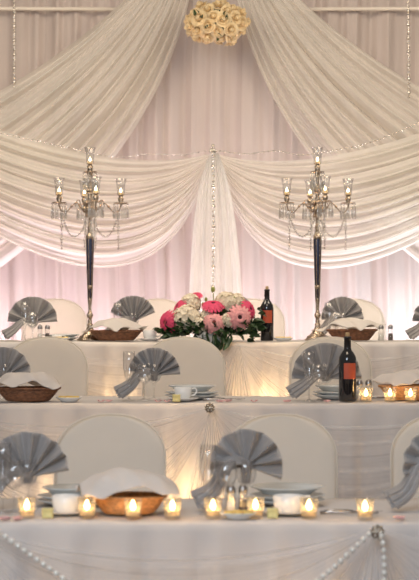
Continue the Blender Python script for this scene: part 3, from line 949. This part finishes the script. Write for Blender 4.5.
# ------------------------------------------------------------------ candelabra
def make_candelabrum(label):
    t = thing('candelabrum', label, 'candelabrum')
    S = 171.9
    def z(py): return (342-py)/S
    # foot
    bm = new()
    fr = lambda a, zz: 1+.035*sin(8*a)*(1 if zz < .06 else .3)
    lathe(bm, [(0, .001), (.072, .001), (.074, .008), (.064, .014), (.060, .026), (.045, .034), (.030, .050), (.020, .070), (.014, .085), (.018, .092), (.014, .100), (0, .100)], 48, fr=fr)
    obj('foot', bm, 'silver', t)
    bm = new()
    lathe(bm, [(.011, .098), (.013, .112), (.009, .125), (.017, .140), (.019, .150), (.013, .160), (.009, .18), (.010, .21), (.0135, .235), (.0125, .245)], 20, fr=lambda a, zz: 1+.06*sin(6*a))
    obj('lower_stem', bm, 'silver', t)
    # tapered shaft with dark enamel flutes and silver ribs
    z0, z1 = .243, z(238)
    bm = new(); lathe(bm, [(.0105, z0), (.0225, z1-.02), (.021, z1), (0, z1)], 24); obj('shaft', bm, 'darkmetal', t)
    bm = new()
    for i in range(6):
        a = 2*pi*i/6+.2; tube(bm, [(.0115*cos(a), .0115*sin(a), z0), (.0232*cos(a), .0232*sin(a), z1-.02), (.0215*cos(a), .0215*sin(a), z1)], .0026, 6)
    lathe(bm, [(.012, z0+.06), (.0165, z0+.066), (.0165, z0+.074), (.0125, z0+.08)], 20)
    lathe(bm, [(.0225, z1-.012), (.026, z1-.005), (.026, z1+.004), (.018, z1+.012), (.014, z1+.022)], 24)
    obj('shaft_ribs', bm, 'silver', t)
    # central column
    bm = new()
    zc = z1+.02
    prof = [(.014, zc), (.010, zc+.02), (.016, zc+.035), (.010, zc+.05), (.009, z(218)), (.020, z(215)), (.028, z(212)), (.024, z(207)), (.014, z(203)), (.010, z(198)), (.016, z(194)), (.012, z(190)), (.009, z(180)), (.014, z(177)), (.017, z(173)), (.012, z(169)), (.017, z(168)), (.017, z(167)), (0, z(167))]
    lathe(bm, prof, 22, fr=lambda a, zz: 1+.07*sin(6*a))
    for i in range(10):
        a = 2*pi*i/10; ball(bm, (.034*cos(a), .034*sin(a), z(211)), .013, 7, 5, 1.4)
        ball(bm, (.028*cos(a+.3), .028*sin(a+.3), z(204)), .010, 6, 5, 1.5)
        ball(bm, (.020*cos(a+.1), .020*sin(a+.1), z(217)), .009, 6, 5, 1.3)
        ball(bm, (.015*cos(a+.5), .015*sin(a+.5), z(192)), .007, 6, 5, 1.6)
    obj('column', bm, 'silver', t)
    def holder(par, x, y, zb, s=1.0):
        # zb: height of the drip pan
        bm = new(); lathe(bm, [(0, zb-.006), (.010, zb-.004), (.030*s, zb-.001), (.043*s, zb+.004), (.042*s, zb+.007), (.012, zb+.004), (.011, zb+.010), (.016, zb+.02), (.017, zb+.034), (.012, zb+.038), (.012, zb+.046), (.020, zb+.050), (.020, zb+.053), (0, zb+.053)], 20, (x, y, 0))
        h = obj('candle_cup', bm, 'silver', par)
        bm = new(); lathe(bm, [(0, zb+.053), (.016, zb+.053), (.016, zb+.066), (.013, zb+.068), (0, zb+.066)], 16, (x, y, 0)); obj('candle', bm, 'wax', h)
        bm = new(); lathe(bm, [(0, zb+.067), (.0045, zb+.070), (.0062, zb+.076), (.004, zb+.084), (0, zb+.092)], 10, (x, y, 0)); obj('flame', bm, 'flame_small', h)
        bm = new(); lathe(bm, [(.019, zb+.052), (.023, zb+.062), (.0235, zb+.085), (.026, zb+.115), (.034, zb+.148), (.033, zb+.148), (.025, zb+.115), (.0225, zb+.085), (.022, zb+.063), (.018, zb+.053)], 24, (x, y, 0)); obj('glass_chimney', bm, 'glass', h)
        light('candle_light', 'POINT', (x, y, zb+.08), .2, (1, .62, .3), .008, parent=h)
        bm = new()
        for i in range(10):
            a = 2*pi*i/10+.2; r = .033*s
            r = .043*s; px_, py_ = x+r*cos(a), y+r*sin(a)
            ball(bm, (px_, py_, zb-.003), .0045, 6, 5); 
            lathe(bm, [(0, -.092), (.0058, -.080), (.0042, -.045), (.0018, -.010), (0, -.008)], 6, (px_, py_, zb))
        obj('crystal_drops', bm, 'crystal', h)
        return h
    hs = []
    for i, ang in enumerate((8, 104, 188, 284)):
        a = R(ang); dx, dy = cos(a), sin(a); rad = .180; zb = z(205)
        pts = cr([(dx*.022, dy*.022, z(214)), (dx*.055, dy*.055, z(209)), (dx*.078, dy*.078, z(204)), (dx*.108, dy*.108, z(208)), (dx*.135, dy*.135, z(213)), (dx*.165, dy*.165, z(212.5)), (dx*rad, dy*rad, zb-.012), (dx*rad, dy*rad, zb+.002)], 6)
        n_ = len(pts); bm = new(); tube(bm, pts, [.0052-.002*sin(pi*j/(n_-1)) for j in range(n_)], 8)
        for q in (1, 3):
            c = pts[6*q]; ball(bm, c, .0085, 7, 6)
        curl = cr([(dx*.085, dy*.085, z(208)), (dx*.075, dy*.075, z(202)), (dx*.060, dy*.060, z(202)), (dx*.058, dy*.058, z(206))], 5); tube(bm, curl, .003, 6)
        arm = obj('arm', bm, 'silver', t)
        holder(arm, dx*rad, dy*rad, zb)
        # long bead drop and bead festoon
        strand('bead_drop', [(dx*.165, dy*.165, z(216)), (dx*.165, dy*.165, z(250))], .0072, .0165, None, 'crystal', parent=arm, seg=6, every=4)
        strand('bead_festoon', [(dx*.160, dy*.160, z(219)), (dx*.130, dy*.130, z(232)), (dx*.095, dy*.095, z(238)), (dx*.055, dy*.055, z(234)), (dx*.020, dy*.020, z(222))], .0078, .0165, None, 'crystal', parent=arm, seg=6)
    top = holder(t, 0, 0, z(174), .95)
    bm = new()
    for ring, (rr_, z0_, l_) in enumerate(((.036, z(178), .085), (.030, z(196), .05))):
        lathe(bm, [(.01, z0_), (rr_, z0_+.003), (rr_, z0_+.005), (.01, z0_+.004)], 20)
        for i in range(12):
            a = 2*pi*i/12; lathe(bm, [(0, -l_), (.0055, -l_+.012), (.004, -l_*.5), (.0015, -.006), (0, -.003)], 6, (rr_*cos(a), rr_*sin(a), z0_))
    obj('crystal_tier', bm, 'crystal', t)
    return t
YK = 11.75
cd = make_candelabrum('tall crystal candelabrum standing at the left of the back table'); cd['group'] = 'tall crystal candelabra'
cd.location = (X(90, YK), YK, ZT[2]+.0035)
dup(cd, (X(317.5, YK), YK, ZT[2]+.0035), R(-3), 'tall crystal candelabrum standing right of the wine bottle on the back table')

# ------------------------------------------------------------------ light
def down(a=0, b=0): return (R(a), 0, R(b))
# colour wash lamps on the floor behind the back table, aimed up the drapes
light('wash_left', 'AREA', (-1.25, 13.15, .85), 18, (1, .80, .93), .9, (R(180-28), 0, 0), sy=.12)
light('wash_mid', 'AREA', (.1, 13.15, .85), 15, (1, .84, .93), .9, (R(180-28), 0, 0), sy=.12)
light('wash_right', 'AREA', (1.5, 13.15, .85), 23, (.88, .89, 1), .9, (R(180-28), 0, 0), sy=.12)
# warm hall lamps overhead
light('hall_lamp', 'AREA', (-1.4, 11.0, 3.8), 52, (1, .85, .66), 1.4, (R(34), 0, 0))
light('hall_lamp', 'AREA', (1.6, 11.0, 3.8), 52, (1, .85, .66), 1.4, (R(34), 0, 0))
light('hall_lamp', 'AREA', (0.2, 7.5, 4.6), 55, (1, .80, .60), 1.6, (R(5), 0, 0))
# cool soft fill light added at the camera end, its source unseen
light('front_fill', 'AREA', (-1.2, 1.2, 3.7), 225, (.76, .87, 1), 2.6, (R(64), 0, R(-10)))
# fairy lights inside the skirts
for k, lst in ((0, (85, 212, 300)), (1, (175, 205, 60)), (2, (262, 275, 120))):
    for px in lst:
        light('skirt_light', 'POINT', (X(px, YF[k]+.12), YF[k]+.12, (ZT[0]-.40, ZT[1]-.42, ZT[2]-.36)[k]), (2.6, 4.0, 3.8)[k], (1, .66, .32), .05)
w = bpy.data.worlds.new('hall'); SC.world = w; w.use_nodes = True
bg = w.node_tree.nodes['Background']; bg.inputs[0].default_value = (.95, .82, .72, 1); bg.inputs[1].default_value = .275

# ------------------------------------------------------------------ camera
cam = bpy.data.cameras.new('camera'); co = bpy.data.objects.new('camera', cam); COL.objects.link(co)
cam.sensor_fit = 'HORIZONTAL'; cam.sensor_width = 24; cam.lens = 24*F/419
co.location = (0, 0, CZ); co.rotation_euler = (R(90)+math.atan(10/F), 0, 0)
cam.clip_end = 60
cam.dof.use_dof = True; cam.dof.focus_distance = 10.2; cam.dof.aperture_fstop = 5.6
SC.camera = co
SC.view_settings.view_transform = 'Standard'; SC.view_settings.look = 'None'
SC.view_settings.exposure = 0; SC.view_settings.gamma = 1
SC.cycles.max_bounces = 8; SC.cycles.transparent_max_bounces = 24
